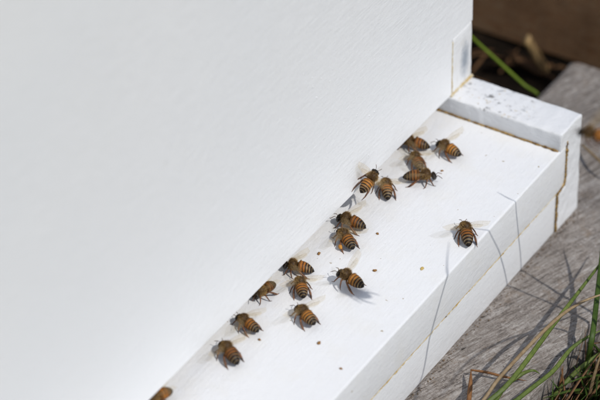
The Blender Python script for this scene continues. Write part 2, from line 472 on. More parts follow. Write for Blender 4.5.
# side rail with its groove
def rail(x0, sgn, seed):
    # profile in local (u = inwards to outwards)
    u = lambda a: x0+sgn*a
    pr = [(0, Hr), (19, Hr), (19, -T2), (-.6, -T2), (-.6, -T1-.2), (6.1, -T1-.2), (6.1, .05), (0, .05)]
    rr = [1.3, 1.6, 1.0, .8, .3, .0, .0, .6]
    pr = [(u(a), c) for a, c in pr]
    p2 = densify(rounded(pr, rr, 3), 3.0)
    ys = lin(-D-.25, 30, 70)+lin(40, 430, 20)
    return extrude(p2, ys, 'y', M['rail'], .26, .24, .7, seed, True, 1.0)
part('side_rail', rail(0, 1, 3))
part('side_rail', rail(XL+19, -1, 4))
part('back_rail', extrude(rounded([(XL+19.5, .05), (-.5, .05), (-.5, Hr-.05), (XL+19.5, Hr-.05)], .4), [411, 420, 430], 'y', M['rail'], .1, .1, .4, 5))
# seams: uneven beads of propolis and dirt in the joints
def bead(pts, r, mat, seed, n=60, name='seam', flat=1.0, up=None):
    P = []; cum = [0]
    V = [Vector(p) for p in pts]
    for a, c in zip(V, V[1:]): cum.append(cum[-1]+(c-a).length)
    rad = []
    for i in range(n+1):
        s = cum[-1]*i/n; k = max(j for j in range(len(V)-1) if cum[j] <= s+1e-9); t = (s-cum[k])/(cum[k+1]-cum[k])
        q = V[k].lerp(V[k+1], t)
        w = noise.noise_vector(Vector((s*.35, seed, 0)))*.18
        P.append(q+w); rad.append(max(.12, r*(1+.75*noise.noise(Vector((s*.5, seed*3, 2)))+.5*noise.noise(Vector((s*1.6, seed, 5))))))
    return part(name, sweep_mesh(P, rad, mat, 6, flat, up))
tag(bead([(-.1, 24, .05), (-.1, -20, .05), (-.15, -D+.9, .05)], .66, M['seam'], 1, 120), 'brown propolis line where the rail meets the landing board')
bead([(5.9, -D+.1, 2.2), (5.9, -D+.05, -.4), (5.9, -D+.05, -8), (5.8, -D+.05, -17), (5.0, -D+.0, -20), (2.4, -D-.05, -20.9), (-1.0, -D-.0, -T1+.1)], .68, M['seam'], 2, 60)
bead([(-.9, -D+.05, -T1-.4), (-.9, -D+.1, -30), (-.9, -D+.15, -T2+.6)], .66, M['seam'], 3, 60)
tag(bead([(-1.4, -D+.16, -T1+.25), (-80, -D+.16, -T1+.25), (-200, -D+.16, -T1+.25), (XL+22, -D+.16, -T1+.25)], .27, M['seam_gold'], 4, 420), 'thin golden seam between landing board and front strip')
bead([(XL+18.9, 24, .05), (XL+18.9, -D+.9, .05)], .45, M['seam'], 6, 60)

# ------------------------------------------------------------------ hive box standing on the floor
BZ0, BZ1, TH = Hr+.25, 253.0, 19.0
box_root = empty('hive_box', (-184, 0, BZ0)); bb = Vector((-184, 0, BZ0))
tag(box_root, 'tall white painted wooden hive box rising above the landing board', 'beehive')
FZ = 37.5                                        # top of the lowest box-joint finger
# front board: full width above the lowest joint fingers, narrower between them
def grid_board(xa, xb, za, zb, y0, th, mat, seed, rb=1.1):
    prof = rounded([(y0, za), (y0, zb), (y0+th, zb), (y0+th, za)], [rb, .5, .5, .6], 3)
    return extrude(densify(prof, 14), lin(xa, xb, max(4, int((xb-xa)/6))), 'x', mat, .12, .045, .4, seed)
def front_panel():
    # one board with rebated fingers at both ends: swept in z with a varying outline would break the joint, so an outline in x-z is pushed in y
    fz = [BZ0]; z = FZ; k = 0
    xr0, xr1 = 1.6, 19.0; xl0, xl1 = XL+17.4, XL
    right = []; left = []
    zs = [BZ0, FZ]; 
    while zs[-1]+31 < BZ1: zs.append(zs[-1]+31)
    zs.append(BZ1)
    for i in range(len(zs)-1):
        xr = xr0 if i % 2 == 0 else xr1; xl = xl0 if i % 2 == 0 else xl1
        right += [(xr, zs[i]+(.25 if i else 0)), (xr, zs[i+1]+(.25 if i % 2 == 0 else -.25))]
        left += [(xl, zs[i]+(.25 if i else 0)), (xl, zs[i+1]+(.25 if i % 2 == 0 else -.25))]
    return right+left[::-1], zs
outline, zs = front_panel()
def plate(poly, y0, th, mat, r=.7, step=10):
    bm = bmesh.new()
    pts = densify(poly, step)
    f0 = [bm.verts.new((p[0]*MM, y0*MM, p[1]*MM)) for p in pts]
    f = bm.faces.new(f0)
    ex = bmesh.ops.extrude_face_region(bm, geom=[f]); vs = [v for v in ex['geom'] if isinstance(v, bmesh.types.BMVert)]
    for v in vs: v.co.y += th*MM
    bmesh.ops.recalc_face_normals(bm, faces=bm.faces)
    ed = [e for e in bm.edges if len(e.link_faces) == 2 and e.calc_face_angle() > R(60) and abs(e.verts[0].co.y-e.verts[1].co.y) < 1e-9]
    bmesh.ops.bevel(bm, geom=ed, offset=r*MM, segments=3, profile=.6, affect='EDGES')
    for v in bm.verts:
        w = noise.noise_vector(v.co*1000*.05+Vector((3, 1, 9)))*.10+noise.noise_vector(v.co*1000*.3)*.05
        if v.co.y < (y0+3)*MM: v.co += w*MM
    me = bpy.data.meshes.new('plate'); bm.to_mesh(me); bm.free(); me.materials.append(mat)
    me.polygons.foreach_set('use_smooth', [len(p.vertices) <= 4 for p in me.polygons])
    bm = bmesh.new(); bm.from_mesh(me)
    for e in bm.edges:
        if len(e.link_faces) == 2 and e.calc_face_angle() > R(35): e.smooth = False
    bm.to_mesh(me); bm.free()
    return me
bpart = lambda n, m: part(n, m, box_root, bb)
bpart('front_board', plate(outline, 0, TH, M['wall'], .9))
# side boards; their fingers show at the front as end grain
for sgn in (1, -1):
    xo, xi = (19.0, 0.6) if sgn > 0 else (XL, XL+18.4)
    lo, hi = min(xo, xi), max(xo, xi)
    sb = bpart('side_board', extrude(rounded([(lo, TH+.1), (hi, TH+.1), (hi, 430-TH-.1), (lo, 430-TH-.1)], .3), lin(BZ0+.02, BZ1, 30), 'z', M['wall'], .06, .05, .4, 11+sgn))
    for i in range(0, len(zs)-1, 2):
        xa, xb = (2.1, 18.85) if sgn > 0 else (XL+.15, XL+16.9)
        me = extrude(densify(rounded([(xa, .10), (xb, .10), (xb, TH+.05), (xa, TH+.05)], [.4, .9, .2, .2]), 3), lin(zs[i]+(.1 if i else .05), zs[i+1]+.1, 12), 'z', M['finger'], .18, .3, .3, 20+i)
        f = obj('joint_finger', me, sb)
        if i == 0 and sgn > 0: tag(f, 'stained end grain finger at the lower corner, with a grey smear')
bpart('back_board', extrude(rounded([(XL+.2, 430-TH), (18.8, 430-TH), (18.8, 430), (XL+.2, 430)], .4), lin(BZ0, BZ1, 12), 'z', M['wall'], .06, .05, .4, 14))
# hive roof closing the box
rr = empty('hive_roof', (-184, 0, BZ1+.3)); rbv = Vector((-184, 0, BZ1+.3))
tag(rr, 'flat white wooden roof resting on top of the tall hive box', 'hive roof')
part('roof_board', extrude(rounded([(XL-14, -14), (33, -14), (33, 444), (XL-14, 444)], 2), [BZ1+.3, BZ1+8, BZ1+16, BZ1+24], 'z', M['wall'], .1, .05, 1, 15), rr, rbv)
# propolis along the foot of the box where it stands on the rail, and in the joint
def bbead(pts, r, mat, seed, n=60):
    o = bead(pts, r, mat, seed, n); o.parent = box_root; o.location = -bb*MM; return o
bbead([(.6, .1, BZ0-.05), (9, .15, BZ0-.05), (19, .1, BZ0-.05)], .8, M['seam_gold'], 8, 40)
bbead([(1.85, .30, FZ-1), (1.85, .28, 20), (1.85, .28, BZ0+.4)], .40, M['seam_gold'], 9, 50)

# small blobs of dried paint that glint on the wall
b = NB('paint_nib'); M['nib'] = b.out((.80, .80, .80), .14, None, .6)
nr_ = random.Random(5); nv, nf = [], []
for cu, cv, su, sv, cnt in ((312, 82, 7, 7, 12), (318, 102, 16, 14, 14), (347, 112, 14, 10, 16), (352, 96, 18, 12, 10), (85, 112, 10, 4, 2), (167, 88, 5, 3, 3), (462, 3, 5, 4, 4), (330, 160, 40, 30, 10)):
    for _ in range(cnt):
        p = unp(nr_.gauss(cu, su), nr_.gauss(cv, sv), 1, 0)
        if p[0] > -1.5: continue
        r = nr_.uniform(.16, .42); o = len(nv); st = nr_.uniform(1, 2.2)
        for i in range(5):
            ph = math.pi/2*i/4
            for k in range(8):
                th = 2*math.pi*k/8; nv.append((p[0]+r*math.sin(ph)*math.cos(th), .12-r*.8*math.cos(ph), p[2]+r*st*math.sin(ph)*math.sin(th)))
        for i in range(4):
            for k in range(8):
                j = (k+1) % 8; nf.append((o+i*8+k, o+i*8+j, o+i*8+8+j, o+i*8+8+k))
me = mesh(nv, nf, M['nib'], True); nb = bpart('paint_nibs', fix_normals(me)); nb['kind'] = 'stuff'

# ------------------------------------------------------------------ bees
def bee_body(droop, col_set):
    rings = [(5.75, 2.3, .10, .10), (5.62, 2.35, .75, .8), (5.3, 2.5, 1.35, 1.4), (4.85, 2.68, 1.72, 1.66), (4.35, 2.85, 1.78, 1.6), (3.95, 3.1, 1.45, 1.3), (3.7, 3.3, .85, .85),
             (3.5, 3.5, .95, 1.0), (3.2, 3.68, 1.55, 1.6), (2.6, 3.85, 2.1, 2.1), (1.8, 3.95, 2.3, 2.25), (1.0, 3.9, 2.28, 2.2), (.3, 3.72, 1.95, 1.95), (-.2, 3.55, 1.5, 1.4), (-.5, 3.4, 1.22, 1.05), (-.75, 3.38, 1.3, 1.1)]
    orange, ora2, black, cream, tip = col_set
    head = (.012, .008, .005); thx = (.065, .034, .012)
    cols_r = [head]*6+[(.05, .03, .015)]+[(.05, .03, .015)]+[thx]*6+[(.03, .015, .007)]*2
    N = 6; sub = 9; x0, x1 = -.85, -7.5
    bounds = [0, .17, .36, .55, .72, .87, 1.0]
    for t in range(N):
        for k in range(sub):
            u = k/(sub-1) if t < N-1 else k/sub
            s = bounds[t]+(bounds[t+1]-bounds[t])*min(u, .985)
            base = 2.5*min(1, (s/.14+.42))**.6 if s < .09 else 2.5*(1-max(0, s-.22)**2.1/(.78**2.1))**.62
            if s >= .09: base = min(base, 2.5)
            r = base*(1+.028*(u-.5))                 # overlapping tergites
            if u > .96 and t < N-1: r *= .985
            zc = 3.42-droop*(s**1.6)
            rings.append((x0+(x1-x0)*s, zc, r, r*.93))
            cols_r.append((t, u))
    rings.append((x1-.12, 3.42-droop*1.03, .12, .12)); cols_r.append(tip)
    seg = 22; verts, faces, cols = [], [], []
    def band(t, u):
        if t == 0: return ora2 if u < .8 else black
        if t == 1: return orange if u < .68 else black
        if t == 2: return orange if u < .58 else black
        if t == 3: return cream if u < .24 else (ora2 if u < .46 else black)
        if t == 4: return cream if u < .28 else black
        return cream if u < .15 else tip
    def soft(t, u):
        a = [band(t, min(1, max(0, u+d))) for d in (-.14, 0, .14)]
        return tuple(.25*p+.5*q+.25*r for p, q, r in zip(*a))
    for (x, z, ry, rz), c0 in zip(rings, cols_r):
        for k in range(seg):
            th = 2*math.pi*k/seg
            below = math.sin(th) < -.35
            c = soft(c0[0], c0[1]+.16*noise.noise(Vector((math.cos(th)*1.6, math.sin(th)*1.6, c0[0]*3.1+droop*9)))) if len(c0) == 2 else c0
            verts.append((x, ry*math.cos(th), z+rz*math.sin(th)*(1 if not below else .92)))
            w = .80+.40*random.random()
            cc = tuple(v*w for v in c)
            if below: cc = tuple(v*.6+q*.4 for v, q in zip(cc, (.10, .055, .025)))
            cols.append(cc)
    for i in range(len(rings)-1):
        for k in range(seg):
            j = (k+1) % seg; faces.append((i*seg+k, i*seg+j, (i+1)*seg+j, (i+1)*seg+k))
    faces.append(tuple(range(seg))); faces.append(tuple(range((len(rings)-1)*seg, len(rings)*seg)))
    return fix_normals(mesh(verts, faces, M['bee'], True, cols, 'bee_body')), rings
def bee_fur(rings, seed):
    rnd = random.Random(seed); verts, faces, cols = [], [], []
    def hair(x, th, ln, wd, c):
        i = max(k for k in range(len(rings)-1) if rings[k][0] >= x); a, q = rings[i], rings[i+1]
        t = (a[0]-x)/(a[0]-q[0]+1e-9)
        z, ry, rz = (a[k]+(q[k]-a[k])*t for k in (1, 2, 3))
        n = Vector((rnd.uniform(-.55, .25), math.cos(th), math.sin(th))); n.normalize()
        p = Vector((x, ry*.97*math.cos(th), z+rz*.97*math.sin(th)))
        s = n.cross(Vector((rnd.random(), rnd.random(), rnd.random()))).normalized()*wd
        n2 = (n+Vector((rnd.uniform(-.4, .2), rnd.uniform(-.3, .3), rnd.uniform(-.3, .3)))).normalized()
        b0 = len(verts); verts.extend([p-s, p+s, p+n2*ln]); faces.append((b0, b0+1, b0+2))
        w = rnd.uniform(.25, 1.45); cols.extend([tuple(v*w*.5 for v in c)]*2+[tuple(v*w for v in c)])
    gold = (.58, .36, .13); pale = (.46, .36, .20)
    for _ in range(1300): hair(rnd.uniform(-.5, 3.5), rnd.uniform(-.7, math.pi+.7), rnd.uniform(.45, 1.05), .05, gold)
    for _ in range(260): hair(rnd.uniform(3.8, 5.6), rnd.uniform(0, math.pi), rnd.uniform(.25, .5), .04, (.30, .20, .09))
    for _ in range(520): hair(rnd.uniform(-1.9, -.3), rnd.uniform(0, math.pi), rnd.uniform(.3, .6), .04, gold)
    for _ in range(420):
        s = rnd.choice([.36, .55, .72, .87])+rnd.uniform(0, .05); hair(-.85-6.65*s, rnd.uniform(-.3, math.pi+.3), rnd.uniform(.15, .32), .035, pale)
    return mesh(verts, faces, M['fur'], False, cols, 'bee_fur')
CS = [((.40, .148, .021), (.31, .115, .018), (.013, .0065, .0035), (.32, .205, .085), (.008, .0055, .004)),
      ((.27, .095, .016), (.18, .064, .012), (.011, .006, .0035), (.23, .145, .058), (.007, .005, .004)),
      ((.45, .180, .028), (.37, .140, .022), (.016, .008, .004), (.36, .24, .11), (.009, .006, .004)),
      ((.34, .120, .018), (.20, .072, .013), (.012, .006, .0035), (.34, .24, .12), (.008, .0055, .004)),
      ((.22, .080, .016), (.13, .048, .011), (.010, .0055, .0035), (.18, .115, .05), (.007, .005, .004))]
BODY = [bee_body(dr, CS[k]) for k, dr in ((0, 1.1), (1, 1.5), (2, .7), (3, 1.8), (4, .9))]
FUR = [bee_fur(r, 3+i) for i, (m_, r) in enumerate(BODY)]
def leg_mesh(pts, rad): return sweep_mesh(pts, rad, M['leg'], 7)
def legs(variant):
    q = [(0, 0), (.5, .25), (-.4, -.2)][variant]; out = []
    for s in (1, -1):
        e = q[0]*s
        out.append(leg_mesh([(2.7, s*.7, 2.3), (3.5+e, s*1.9, 2.7), (4.3+e, s*2.7, 1.3), (4.8+e, s*3.0, .35), (5.1+e, s*3.1, .14), (5.8+e, s*3.3, .12)], [.3, .34, .26, .2, .14, .09]))
        out.append(leg_mesh([(1.5, s*.9, 2.1), (1.4-e, s*2.8, 2.9), (1.0-e, s*3.8, 1.4), (.6-e, s*4.3, .35), (.4-e, s*4.5, .14), (-.3-e, s*4.9, .12)], [.3, .36, .28, .2, .15, .09]))
        out.append(leg_mesh([(.4, s*.9, 2.1), (-.9+e, s*2.5, 3.0), (-2.2+e, s*3.1, 2.3), (-3.4+e, s*3.4, 1.3), (-4.6+e, s*3.5, .4), (-5.1+e, s*3.5, .15), (-6.1+e, s*3.6, .12)], [.3, .36, .42, .50, .36, .2, .09]))
    return out
LEGS = [legs(v) for v in range(3)]
def fly_legs():
    out = []
    for s in (1, -1):
        out.append(leg_mesh([(2.7, s*.7, 2.3), (2.6, s*2.0, 1.4), (1.4, s*2.7, .6), (.2, s*2.9, -.3), (-.6, s*3.0, -.6)], [.3, .34, .26, .2, .09]))
        out.append(leg_mesh([(1.5, s*.9, 2.1), (.7, s*2.8, 1.3), (-1.2, s*3.6, 1.0), (-2.6, s*4.2, .6), (-3.6, s*4.3, .0)], [.3, .36, .28, .2, .09]))
        out.append(leg_mesh([(.4, s*.9, 2.1), (-1.6, s*2.3, 1.7), (-4.2, s*2.8, 1.0), (-6.3, s*3.0, .2), (-8.2, s*2.8, -.7)], [.3, .36, .44, .3, .09]))
    return out
FLEGS = fly_legs()
ANT = [sweep_mesh([(5.4, s*.45, 3.0), (6.1, s*.85, 3.7), (6.35, s*1.0, 3.65), (7.2, s*1.35, 3.1), (7.9, s*1.6, 2.6)], [.11, .10, .13, .13, .10], M['leg'], 6) for s in (1, -1)]
def ellipsoid(c, r, mat, nu=10, nv=8, bumpy=0, seed=0):
    v, f = [], []
    for i in range(nv+1):
        ph = math.pi*i/nv
        for k in range(nu):
            th = 2*math.pi*k/nu; d = Vector((math.sin(ph)*math.cos(th), math.sin(ph)*math.sin(th), math.cos(ph)))
            g = 1+bumpy*noise.noise(d*1.7+Vector((seed, seed*2.3, 0)))
            v.append((c[0]+d.x*r[0]*g, c[1]+d.y*r[1]*g, c[2]+d.z*r[2]*g))
    for i in range(nv):
        for k in range(nu):
            j = (k+1) % nu; f.append((i*nu+k, i*nu+j, (i+1)*nu+j, (i+1)*nu+k))
    bm = bmesh.new(); me = mesh(v, f, mat, True); bm.from_mesh(me); bmesh.ops.remove_doubles(bm, verts=bm.verts, dist=1e-7); bmesh.ops.recalc_face_normals(bm, faces=bm.faces); bm.to_mesh(me); bm.free()
    me.polygons.foreach_set('use_smooth', [True]*len(me.polygons)); return me
EYE = [ellipsoid((4.62, s*1.38, 2.85), (.62, .5, 1.05), M['eye']) for s in (1, -1)]
PELLET = ellipsoid((-3.1, 3.75, 1.7), (1.15, .75, .85), M['pollen'], 10, 8, .35, 2)
def wing_mesh(ln, wd, s):
    """wing along +y*s from the root, leading edge towards +x, gently cambered"""
    n, m = 14, 5; v, f = [], []
    for i in range(n+1):
        t = i/n
        lead = wd*(.16+.22*math.sin(math.pi*min(1, t*1.05))**.8-.10*t)
        w = wd*(.14+.98*math.sin(math.pi*(t*.80+.06))**.85 if t < .97 else .45)
        if t > .9: w *= math.sqrt(max(.02, 1-((t-.9)/.1)**2))
        for k in range(m+1):
            q = k/m
            x = lead-w*q
            v.append((x, s*ln*t, .18*math.sin(math.pi*q)+.05*math.sin(q*19+t*4)+.35*t*t))
    for i in range(n):
        for k in range(m): f.append((i*(m+1)+k, i*(m+1)+k+1, (i+1)*(m+1)+k+1, (i+1)*(m+1)+k))
    wing = mesh(v, f, M['wing'], True, None, 'wing')
    vv, vf = [], []
    def vein(idx, r):
        pts = [Vector(v[i])+Vector((0, 0, .01)) for i in idx]
        a, c = sweep(pts, [r*(1-.5*i/len(pts)) for i in range(len(pts))], None, 4); o = len(vv)
        vv.extend(a); vf.extend([tuple(x+o for x in q) for q in c])
    vein([i*(m+1) for i in range(n+1)], .075)
    vein([i*(m+1)+1 for i in range(n-1)], .05)
    vein([i*(m+1)+min(3, 1+i//3) for i in range(n)], .045)
    vein([i*(m+1)+min(4, 2+i//4) for i in range(n-3)], .04)
    vein([(n-5)*(m+1)+k for k in range(m)], .035); vein([(n-8)*(m+1)+k for k in range(m)], .035)
    return wing, mesh(vv, vf, M['vein'], False, None, 'vein')
FW = {s: wing_mesh(9.3, 3.1, s) for s in (1, -1)}; HW = {s: wing_mesh(6.4, 2.2, s) for s in (1, -1)}

NBEE = 0
GRP = 'honey bees at the hive entrance'
def bee(label, head=None, tail=None, z=0.0, ctr=None, heading=None, body=0, lv=0, sweepb=35, elev=22, pitch=0, roll=0, fly=False, pollen=False, wl=None, wr=None, scale=1.0):
    """head and tail are photo pixels at body height above the board"""
    if ctr is None:
        A = unp(*head, 2, z+3.4); B = unp(*tail, 2, z+3.2); d = A-B; h = math.atan2(d[1], d[0]); c = (A+B)/2
        if heading is not None: h = R(heading)
    else: c = np.array(ctr, float); h = R(heading)
    x, y = c[0]+.8*math.cos(h), c[1]+.8*math.sin(h)
    root = empty('honey_bee', (x, y, z), 0); root.rotation_mode = 'XYZ'
    global NBEE
    NBEE += 1; vr = random.Random(NBEE*17); scale *= vr.uniform(.94, 1.06); ln = vr.uniform(.95, 1.05)
    root.rotation_euler = (R(roll), R(-pitch), h); root.scale = (scale*ln, scale, scale)
    tag(root, label, 'bee', GRP)
    obj('body', BODY[body][0], root); f = obj('fur', FUR[body], root); f['kind'] = 'stuff'
    for lm in (FLEGS if fly else LEGS[lv]): obj('leg', lm, root)
    for a in ANT: obj('antenna', a, root)
    for e in EYE: obj('eye', e, root)
    for s in (1, -1):
        sw, el = (wl if s > 0 else wr) or (sweepb, elev)
        for kind, tab, px, dz, ds in (('forewing', FW, 1.9, 5.1, 0), ('hindwing', HW, 1.2, 4.9, 9)):
            w = obj(kind, tab[s][0], root); w.location = Vector((px, s*1.35, dz))*MM
            w.rotation_euler = (R(el*s), R(-6), R((sw+ds)*s))
            obj('wing_vein', tab[s][1], w)
    if pollen: obj('pollen_pellet', PELLET, root)
    return root
NEAR = dict(sweepb=72, elev=8)
bee('bee slipping head first under the hive wall, farthest back by the rail', ctr=(-29.3, .6), heading=104, body=1, lv=1, sweepb=34, elev=3)
bee('bee with spread wings nearest the rail, facing the hive wall', (436, 141), (461, 155), body=2, lv=0, wl=(28, 10), wr=(18, 30))
bee('bee seen from behind, directly above the bee that faces outward', (412.5, 150.5), (421.5, 168), body=1, lv=2, wl=(24, 8), wr=(20, 10), scale=.92)
bee('reddish bee facing outward away from the hive, head to the right', (434, 175), (406, 176), body=4, lv=1, wl=(34, 10), wr=(66, 4))
bee('striped bee hovering beside the wall with its legs trailing to the left', (374, 168.5), (358, 184.5), z=12.5, body=2, fly=True, pitch=16, roll=38, sweepb=12, elev=24)
bee('bee seen from behind just right of the hovering striped bee', (384.5, 174), (388.5, 200), body=3, lv=1, sweepb=28, elev=14)
bee('bee facing the wall, touching and partly covering the bee below it', (337, 216.5), (365, 225.5), body=1, lv=2, wl=(30, 4), wr=(40, 26))
bee('bee with an orange pollen load, tucked under the bee above it', (339, 229), (353, 247), body=0, lv=0, sweepb=34, elev=6, pollen=True)
bee('bee raised on long legs over its dark shadow mid board', (337, 271.5), (363, 285), z=1.6, body=2, lv=0, pitch=4, wl=(8, 50), wr=(4, 58))
bee('lone bee near the front edge of the landing board', (463.5, 220), (469, 244.5), body=3, lv=1, wl=(22, 12), wr=(20, 18))
bee('bee in profile with pale stripes entering below the wall', (284, 264), (312.5, 268), body=3, lv=2, sweepb=30, elev=3)
bee('bee seen from behind between two bees, with a dark abdomen tip', (298.5, 276), (303.5, 296.5), body=0, lv=1, wl=(30, 8), wr=(18, 14))
bee('dark bee half hidden sideways under the lower edge of the wall', ctr=(-144.5, 2.4), heading=167, body=4, lv=0, sweepb=76, elev=5)
bee('plump bee with wings spread wide, standing clear of the wall', (293, 302.5), (318, 327), body=2, lv=0, wl=(14, 12), wr=(24, 26))
bee('broad banded bee with its head at the wall, second in the lower row', (235, 313.5), (260, 331), body=0, lv=1, wl=(30, 3), wr=(22, 4))
bee('lowest bee fully in view, standing on the board near the wall', (221.5, 342.5), (237, 361), body=1, lv=2, wl=(26, 8), wr=(10, 20))
bee('bee mostly hidden under the wall at the bottom edge of the photo', ctr=(-219.5, 2.6), heading=160, body=0, lv=1, sweepb=76, elev=5)
# flying bee close to the lens, out of focus, beyond the rail's end
q = unp(595, 134, 0, -136)
fb = bee('blurred flying bee at the right edge in front of the rail end', ctr=(q[0], q[1]), heading=100, z=q[2]-3.5, body=0, fly=True, sweepb=20, elev=35)

# ------------------------------------------------------------------ crumbs on the board
CR = [((319, 254), .75, 'crumb', 'brown wax crumb right of the bee in profile by the wall'),
      ((377.5, 234), .62, 'crumb', 'small brown crumb right of the two touching bees'),
      ((375, 271), .80, 'crumb', 'larger orange brown crumb right of the raised bee'),
      ((319, 343.5), .80, 'crumb', 'dark brown crumb below the plump bee with spread wings'),
      ((259.5, 340), .60, 'crumb', 'pale brown crumb just below the broad banded bee'),
      ((442, 171), .55, 'crumb', 'tiny tan crumb ahead of the bee that faces outward'),
      ((422, 269), .95, 'crumb_y', 'flat yellow crumb between the lone bee and the raised bee'),
      ((341, 369), .60, 'crumb', 'orange crumb near the bottom, by the front edge of the board')]
for i, (uv, r, mt, lab) in enumerate(CR):
    p = unp(*uv, 2, 0); fl = .55 if mt == 'crumb' else .3
    me = ellipsoid((0, 0, 0), (r*1.15, r*.8, r*fl), M[mt], 9, 6, .55, i*1.7+1)
    o = obj('wax_crumb', me, None, (p[0], p[1], r*fl*.72)); o.rotation_euler = (0, 0, i*1.1)
    tag(o, lab, 'crumb', 'crumbs on the landing board')

# ------------------------------------------------------------------ grass, straw and litter
def blade(name, pts, w0, mat, label=None, cat='grass', group=None, flat=.22, sub=7, tip=True, root_taper=.7):
    P = spline(pts, sub); n = len(P)
    rad = []
    for i in range(n):
        t = i/(n-1); k = (root_taper+(1-root_taper)*min(1, t*4))*(1-(max(0, t-.55)/.45)**1.6*.9 if tip else 1)
        rad.append(w0/2*max(.08, k))
    o = obj(name, sweep_mesh(P, rad, mat, 6, flat, (-.45, -.5, .75)))
    if label: tag(o, label, cat, group)
    return o
def px(lst):
    return [tuple(unp(u, v, 2, z)) for u, v, z in lst]
G = 'grass blades beside the plank'
pl = -T2
r1 = [(-260, -150, GZ-2)]+px([(430, 470, pl+6)])
blade('grass_blade', r1+px([(478, 412, pl+8), (510, 382, pl+12), (552.5, 326, pl+13), (594, 272, pl+14), (622, 236, pl+18)]), 2.1, M['green'], 'broad green grass blade lying along the plank, casting a dark shadow', 'grass', G)
blade('dry_grass_blade', [(-280, -190, GZ-2)]+px([(430, 465, pl+10), (482, 402, pl+20), (502, 375, pl+24), (549, 326, pl+28), (575, 306, pl+28), (600, 295, pl+27), (640, 284, pl+22)]), 1.5, M['straw'], 'long dry tan grass blade crossing over the broad green blade', 'grass', G)
blade('grass_blade', [tuple(unp(574, 408, 2, GZ-2))]+px([(581, 388, GZ+12), (591, 344, pl+8), (596.5, 302, pl+12), (600.5, 262, pl+16), (603, 225, pl+22)]), 2.4, M['green2'], 'upright deep green grass blade at the right edge of the photo', 'grass', G)
blade('grass_blade', [(-200, -150, GZ-2)]+px([(470, 442, pl+4), (517, 400, pl+5), (552, 372, pl+5), (570, 350, pl+6), (587, 337.5, pl+7), (606, 328, pl+9)]), 1.9, M['green'], 'thin green blade running along the outer edge of the plank', 'grass', G)
blade('grass_blade', [(-230, -140, GZ-2)]+px([(460, 450, pl+5), (494, 403, pl+6), (505, 387, pl+7), (521, 374.5, pl+9), (533, 370.5, pl+10), (540, 374, pl+6)]), 1.8, M['green'], 'short green blade with its tip curled over at the plank edge', 'grass', G)
blade('grass_blade', [tuple(unp(562, 415, 2, GZ-2))]+px([(579, 400, GZ+14), (600, 383, GZ+22), (620, 372, GZ+24)]), 3.0, M['green'], 'thick green blade cutting across the lower right corner', 'grass', G)
blade('grass_blade', [tuple(unp(530, 416, 2, GZ+2))]+px([(538, 400, GZ+20), (556, 372, GZ+32), (566, 352, GZ+40)]), 1.8, M['green2'], 'dark green blade leaning against the plank near the bottom', 'grass', G)
blade('dry_grass_blade', [tuple(unp(570, 398, 2, GZ))]+px([(574, 386, GZ+8), (585, 353, GZ+20), (592, 336, GZ+24)]), 1.4, M['straw'], 'short dry straw standing behind the upright deep green blade', 'grass', G)
blade('grass_blade', [tuple(unp(536, 420, 2, GZ-1))]+px([(549, 402, GZ+24), (575, 373, GZ+34), (604, 351, GZ+40), (630, 336, GZ+42)]), 2.0, M['green'], 'light green blade slanting up across the right corner below the plank edge', 'grass', G)
blade('dry_grass_blade', [tuple(unp(585, 420, 2, GZ-1))]+px([(588, 402, GZ+20), (594, 376, GZ+36), (604, 345, GZ+48)]), 1.6, M['straw'], 'pale straw blade in the lower right corner beside the thick green blade', 'grass', G)
blade('dry_grass_blade', [tuple(unp(548, 425, 2, GZ-1))]+px([(556, 402, GZ+22), (561, 383, GZ+30), (563, 366, GZ+37)]), 1.7, M['rust'], 'rust coloured dry blade standing against the side of the plank', 'grass', G)
blade('dry_seed_stalk', px([(468, 412, pl+1.5), (469, 400, pl+2.0), (470.5, 384, pl+3), (471, 370, pl+4)]), 2.0, M['rust'], 'rust brown dry seed stalk standing on the plank at the bottom', 'stalk', None, .8, 6, True, 1)
blade('dry_twig', px([(470.5, 370, pl+3.4), (487, 372.5, pl+3), (505, 377, pl+2.2), (527, 381, pl+1.4)]), 1.1, M['rust'], 'thin brown twig lying across the plank from the seed stalk', 'twig', None, .8)
blade('dry_grass_blade', px([(582, 144, pl+3), (590, 152, pl+5), (601, 162, pl+7), (618, 176, pl+6)]), 1.6, M['straw'], 'short yellowish straw on the plank beside the rail end', 'grass', G)
blade('green_stem', [(104, 12, GZ-3)]+[tuple(unp(u, v, 0, x)) for u, v, x in ((541, 101, 99), (523, 84, 97), (500, 63, 93), (475, 40, 88), (455, 20, 82), (430, 2, 76))], 1.6, M['stemgreen'], 'bright green stem rising behind the hive corner and the rail', 'stem', None, .8, 7, True, 1)
blade('dry_stalk', [tuple(unp(546, 71, 2, GZ-1)), tuple(unp(541, 63, 2, GZ+6)), tuple(unp(533, 50, 2, GZ+16)), tuple(unp(527, 39, 2, GZ+26))], 6.2, M['tan'], 'pale tan dead leaf stalk pointing up towards the brown beam', 'dead stalk', None, .5, 6, False, 1)
blade('dry_stalk', [tuple(unp(543, 72, 2, GZ+1)), tuple(unp(530, 65, 2, GZ+2)), tuple(unp(518, 58, 2, GZ+3)), tuple(unp(508, 50, 2, GZ+3))], 5.0, M['deadbrown'], 'darker dead leaf lying across the foot of the pale stalk', 'dead leaf', None, .35, 6, True, 1)

